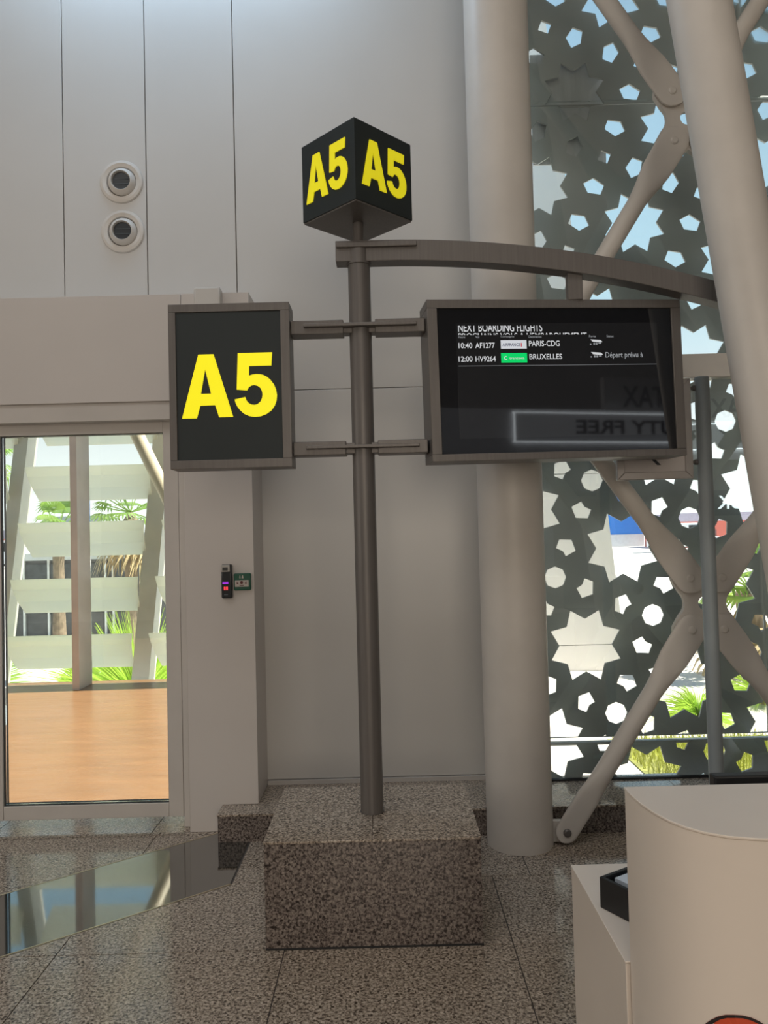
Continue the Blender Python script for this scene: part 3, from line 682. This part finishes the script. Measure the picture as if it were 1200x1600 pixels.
LV = thing('louvre_screen', 'white slatted sun screen on leaning posts outside the terrace', 'screen')
LVM = pm('louvre_white', (0.86, 0.83, 0.72), 0.45, var=0.03)
def translucent(m, share, c):
    n = m.node_tree; o = n.nodes['Material Output']; b = n.nodes['Principled BSDF']
    t = n.nodes.new('ShaderNodeBsdfTranslucent'); t.inputs[0].default_value = (*c, 1); mx = n.nodes.new('ShaderNodeMixShader'); mx.inputs[0].default_value = share
    n.links.new(b.outputs[0], mx.inputs[1]); n.links.new(t.outputs[0], mx.inputs[2]); n.links.new(mx.outputs[0], o.inputs[0])
translucent(LVM, 0.82, (1.0, 0.97, 0.88))
def lean(xc, w_, s):
    z0, z1 = -0.9, 7.0
    f_ = lambda z: xc + s*z
    MB().prism([(f_(z0)-w_/2, z0), (f_(z0)+w_/2, z0), (f_(z1)+w_/2, z1), (f_(z1)-w_/2, z1)], XZ, 9.10, 9.36).build('leaning_post', pm('louvre_post', (0.62, 0.60, 0.54), 0.5), LV, smooth=False)
lean(-4.646, 0.16, 0.128); lean(-2.914, 0.205, 0.106); lean(-1.15, 0.2, 0.09); lean(-6.4, 0.17, 0.14)
def blade(xl, xr, zt):
    pr = [(9.00, zt), (8.985, zt-0.12), (9.03, zt-0.26), (9.13, zt-0.405), (9.155, zt-0.395), (9.055, zt-0.25), (9.01, zt-0.115), (9.02, zt)]
    mb = MB(); n_ = len(pr); vs = []
    for k, x in enumerate((xl, xr)):
        for (y, z) in pr: vs.append((x + (0.115*(zt-z)/0.405*1.0 if k == 0 else -0.02*(zt-z)/0.4), y, z))
    mb.add(vs, [tuple(range(n_)), tuple(range(n_, 2*n_))[::-1]] + [(i, n_+i, n_+(i+1) % n_, (i+1) % n_) for i in range(n_)])
    mb.build('blade', LVM, LV, smooth=False)
for k in range(-6, 5):
    zt = 2.448-0.660*k
    blade(-4.196-0.095*k-0.01, -2.735-0.082*k, zt)
    blade(-2.56-0.085*k+0.03, -1.05-0.08*k, zt+0.0)
    blade(-5.95-0.1*k, -4.42-0.11*k, zt-0.02)
DG = tag(MB().cyl((-3.55, 8.72, 4.4), (-1.095, 8.72, -0.9), 0.078, n=20).build('bracing_tube', pm('cream_tube', (0.72, 0.60, 0.45), 0.45), None), 'cream diagonal tube crossing the top corner of the door view', 'tube')

def strip(mb, pts, w0, w1, nrm=(0, 0, 1)):
    n = len(pts); nr = Vector(nrm); vs = []
    for i, p in enumerate(pts):
        p = Vector(p); d = (Vector(pts[min(i+1, n-1)])-Vector(pts[max(i-1, 0)])).normalized()
        s = d.cross(nr); s = s.normalized() if s.length > 1e-4 else Vector((1, 0, 0)); ww = w0+(w1-w0)*i/(n-1)
        vs += [p-s*ww/2, p+s*ww/2]
    mb.add(vs, [(2*i, 2*i+1, 2*i+3, 2*i+2) for i in range(n-1)])
GRE1 = pm('leaf_lime', (0.46, 0.66, 0.09), 0.5, var=0.3, scale=4)
GRE2 = pm('leaf_dark', (0.16, 0.28, 0.09), 0.5, var=0.4, scale=4)
GRE3 = pm('leaf_mid', (0.34, 0.55, 0.10), 0.5, var=0.3, scale=4)
DRY = pm('leaf_dry', (0.46, 0.34, 0.18), 0.7, var=0.3, scale=5)
for m_ in (GRE1, GRE2, GRE3): translucent(m_, 0.4, (0.55, 0.75, 0.12))
TRK = pm('palm_trunk_brown', (0.23, 0.17, 0.12), 0.8, var=0.3, scale=9)
def tuft(mb, c, n, L, w_, droop, rng, spread=1.0):
    for i in range(n):
        az = rng.uniform(0, 6.283); el = rng.uniform(0.15, 1.45); l = L*rng.uniform(0.6, 1.0); pts = []
        for k in range(5):
            t = k/4; rr = l*t*math.cos(el)*spread; pts.append((c[0]+rr*math.cos(az), c[1]+rr*math.sin(az), c[2]+l*t*math.sin(el)-droop*t*t*l))
        strip(mb, pts, w_, w_*0.15, (math.cos(az+1.57), math.sin(az+1.57), 0.3))
def grass_clump(c, L, n, m, label, w_=0.02, droop=0.35):
    rng = random.Random(int(abs(c[0]*37+c[1]*91)))
    t = thing('ornamental_grass', label, 'plant', loc=c)
    mb = MB(); tuft(mb, (0, 0, 0.03), n, L, w_, droop, rng); f = mb.build('leaves', m, t, smooth=False); f['kind'] = 'stuff'
    MB().lathe((0, 0, -0.02), (0, 0, 1), [(0.07, 0), (0.06, 0.06), (0.02, 0.10)], 10).build('crown_base', DRY, t)
def palm(c, ht, L, nf, label, dead=True, m=GRE2):
    rng = random.Random(int(abs(c[0]*100)))
    t = thing('palm_tree', label, 'tree', loc=c)
    MB().lathe((0, 0, 0), (0, 0, 1), [(0.17, 0), (0.14, ht*0.3), (0.13, ht*0.7), (0.16, ht*0.94), (0.05, ht)], 14).build('trunk', TRK, t)
    def fan(mb, az, el, l, nl):
        pts = [(l*0.55*q*math.cos(el)*math.cos(az), l*0.55*q*math.cos(el)*math.sin(az), ht+l*0.55*q*math.sin(el)) for q in (0, 0.5, 1)]
        strip(mb, pts, 0.025, 0.02, (math.cos(az+1.57), math.sin(az+1.57), 0))
        b = Vector(pts[-1]); d = (b-Vector(pts[0])).normalized(); s = d.cross(Vector((0, 0, 1))).normalized(); u = s.cross(d)
        for k in range(nl):
            a = -1.45+2.9*k/(nl-1); dd = (d*math.cos(a)+s*math.sin(a)).normalized(); e = b+dd*l*0.5*(1-0.25*abs(a)/1.45); m_ = b+dd*l*0.27+u*0.02
            e = e+Vector((0, 0, -0.12*l)); strip(mb, [b, m_, e], 0.012, 0.005, u); mb.add([b+s*0.0, m_+dd.cross(u)*0.028, e, m_-dd.cross(u)*0.028], [(0, 1, 2, 3)])
    mb = MB()
    for i in range(nf): fan(mb, rng.uniform(0, 6.283), rng.uniform(-0.35, 1.3), L*rng.uniform(0.8, 1.1), 13)
    mb.build('crown', m, t, smooth=False)['kind'] = 'stuff'
    if dead:
        mb = MB()
        for i in range(16): fan(mb, rng.uniform(0, 6.283), rng.uniform(-1.4, -0.95), L*rng.uniform(1.2, 1.8), 9)
        mb.build('dead_fronds', DRY, t, smooth=False)['kind'] = 'stuff'
palm((-5.35, 16.2, -0.9), 3.05, 1.0, 24, 'palm tree with brown hanging fronds beyond the louvres')
palm((-8.7, 16.0, -0.9), 4.2, 1.3, 24, 'palm tree at the left edge of the door view', dead=False)
palm((-7.9, 18.6, -0.9), 2.75, 1.0, 18, 'far palm tree above the dark building', dead=False)
for i, (x, y, lab) in enumerate(((-3.65, 11.35, 'lime grass clump just left of the right leaning louvre post'), (-4.9, 12.6, 'lime grass clump behind the middle of the louvres'), (-2.3, 12.2, 'lime grass clump right of the right leaning louvre post'), (-7.0, 12.8, 'tall lime grass clump below the palm tree'))):
    grass_clump((x, y, -0.9), (1.75, 0.8, 0.9, 1.2)[i], 620, GRE1 if i != 3 else GRE3, lab, 0.035, 0.15)

BG = thing('glazed_building', 'dark glazed building with white bars behind the louvres', 'building', loc=(0, 0, 0))
box('wall', pm('building_dark', (0.10, 0.10, 0.105), 0.4, var=0.2), BG, -16, -5.6, 20.1, 26, -0.9, 1.10)
box('roof_edge', pm('building_pale', (0.62, 0.62, 0.62), 0.6), BG, -16.1, -5.5, 19.9, 26.1, 1.10, 1.28)
for x in (-12.2, -11.0, -10.2, -9.42, -8.78, -8.46, -7.3, -7.10, -6.2):
    box('white_bar', pm('building_white', (0.75, 0.75, 0.75), 0.5), BG, x-0.022, x+0.022, 20.02, 20.1, -0.9, 1.10)
for x0, x1 in zip((-12.2, -11.0, -10.2, -9.42, -8.78, -8.46, -7.3, -7.10), (-11.0, -10.2, -9.42, -8.78, -8.46, -7.3, -7.10, -6.2)):
    box('window_pane', pm('building_glass', (0.07, 0.075, 0.08), 0.1, var=0.3), BG, x0+0.03, x1-0.03, 20.06, 20.1, -0.3, 1.0)
BG2 = thing('flat_roof_building', 'distant flat roofed grey building above the dark glazed one', 'building')
box('wall', pm('far_grey', (0.42, 0.44, 0.44), 0.7), BG2, -11.2, -9.9, 26.5, 30, -0.9, 2.25); box('roof', pm('far_roof', (0.35, 0.38, 0.38), 0.7), BG2, -11.3, -9.8, 26.4, 30.1, 2.25, 2.45)

# ------------------------------------------------------------------ outside: apron side seen through the cut-outs
GP = struct(box('ground_apron', pm('apron_concrete', (0.66, 0.60, 0.57), 0.85, var=0.05, scale=0.6), None, 0.2, 140, 4.66, 160, -0.3, -0.1))
PW = struct(empty('wall_outside'))
PWM = pm('outside_cladding', (0.92, 0.90, 0.87), 0.55, var=0.02)
ed = lambda z: 1.731*(1.668-0.0925*(1.55+(z-1.55)/1.731))
for z0, z1 in ((-0.1, 0.198), (0.206, 2.2), (2.208, 4.2), (4.208, 6.2), (6.208, 9.0)):
    MB().prism([(ed(z0)-1.75, z0), (ed(z0), z0), (ed(z1), z1), (ed(z1)-1.75, z1)], XZ, 9.0, 9.35).build('cladding_panel', PWM, PW, smooth=False)
BB = thing('blue_hangar', 'distant bright blue building across the apron', 'building')
BLU = pm('hangar_blue', (0.05, 0.24, 0.72), 0.6)
box('wall', BLU, BB, 18.0, 23.6, 70, 80, -0.1, 5.0); box('roof', pm('hangar_roof', (0.2, 0.4, 0.8), 0.6), BB, 17.8, 23.8, 69.8, 80.2, 5.0, 5.3)
box('base_band', pm('hangar_band', (0.62, 0.66, 0.70), 0.6), BB, 18.0, 23.6, 69.95, 70, -0.1, 1.0)
RB = thing('red_building', 'distant red building across the apron', 'building')
box('wall', pm('terracotta', (0.62, 0.17, 0.13), 0.7, var=0.15, scale=0.3), RB, 23.0, 34, 60, 68, -0.1, 1.95); box('roof', pm('lilac_roof', (0.46, 0.42, 0.52), 0.7), RB, 22.8, 34.2, 59.8, 68.2, 1.95, 2.6)
for x in (24.4, 25.4, 26.8, 28.2): box('window', pm('red_window', (0.25, 0.10, 0.10), 0.4), RB, x, x+0.5, 59.95, 60, 0.5, 1.3)
VN = thing('service_van', 'small white van parked on the far apron before the blue building', 'van', loc=(17.6, 50, -0.1))
VW = pm('van_white', (0.78, 0.80, 0.82), 0.3)
MB().prism([(0, 0.35), (4.2, 0.35), (4.2, 0.95), (3.5, 1.1), (3.0, 1.9), (0, 1.9)], lambda a, b, t: (a, t, b), 0, 1.8).build('body', VW, VN, bevel=0.05)
MB().prism([(2.2, 1.15), (3.35, 1.15), (2.95, 1.75), (2.2, 1.75)], lambda a, b, t: (a, t, b), -0.02, 0.0).build('window', GASK, VN, smooth=False)
for x in (0.8, 3.4): MB().cyl((x, -0.05, 0.33), (x, 0.25, 0.33), 0.33, n=20).build('wheel', GASK, VN)
HL = struct(empty('hills'))
pts = [(-200+20*i, 4+3.0*math.sin(i*1.7)+2*math.sin(i*0.6+1)) for i in range(26)]
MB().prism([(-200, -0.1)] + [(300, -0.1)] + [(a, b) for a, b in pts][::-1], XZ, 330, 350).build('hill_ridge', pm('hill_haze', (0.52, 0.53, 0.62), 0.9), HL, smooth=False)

grass_clump((2.60, 6.5, -0.1), 0.55, 520, GRE1, 'spiky lime grass plant outside, just left of the grey post', 0.012, 0.45)
grass_clump((3.48, 7.15, -0.1), 0.66, 520, GRE1, 'spiky lime grass plant outside, right of the grey post', 0.013, 0.4)
palm((4.05, 8.6, -0.1), 0.95, 0.75, 16, 'young fan palm outside behind the leaning column')
lw = MB(); rng = random.Random(3)
for i in range(9000):
    x = rng.uniform(1.72, 4.6); y = rng.uniform(4.75, 6.0); a = rng.uniform(0, 6.28); hgt = rng.uniform(0.05, 0.13); b = rng.uniform(-0.04, 0.04)
    lw.add([(x-0.004*math.cos(a), y-0.004*math.sin(a), -0.1), (x+0.004*math.cos(a), y+0.004*math.sin(a), -0.1), (x+b, y+rng.uniform(-0.04, 0.04), -0.1+hgt)], [(0, 1, 2)])
tag(lw.build('lawn_grass', pm('lawn_yellow_green', (0.48, 0.50, 0.09), 0.7, var=0.35, scale=8), None, smooth=False), 'yellow green lawn strip just outside the window', 'grass', kind='stuff')
struct(box('ground_lawn_bed', pm('lawn_soil', (0.34, 0.34, 0.10), 0.9, var=0.3, scale=8), None, 1.70, 4.7, 4.70, 6.05, -0.1, -0.092))
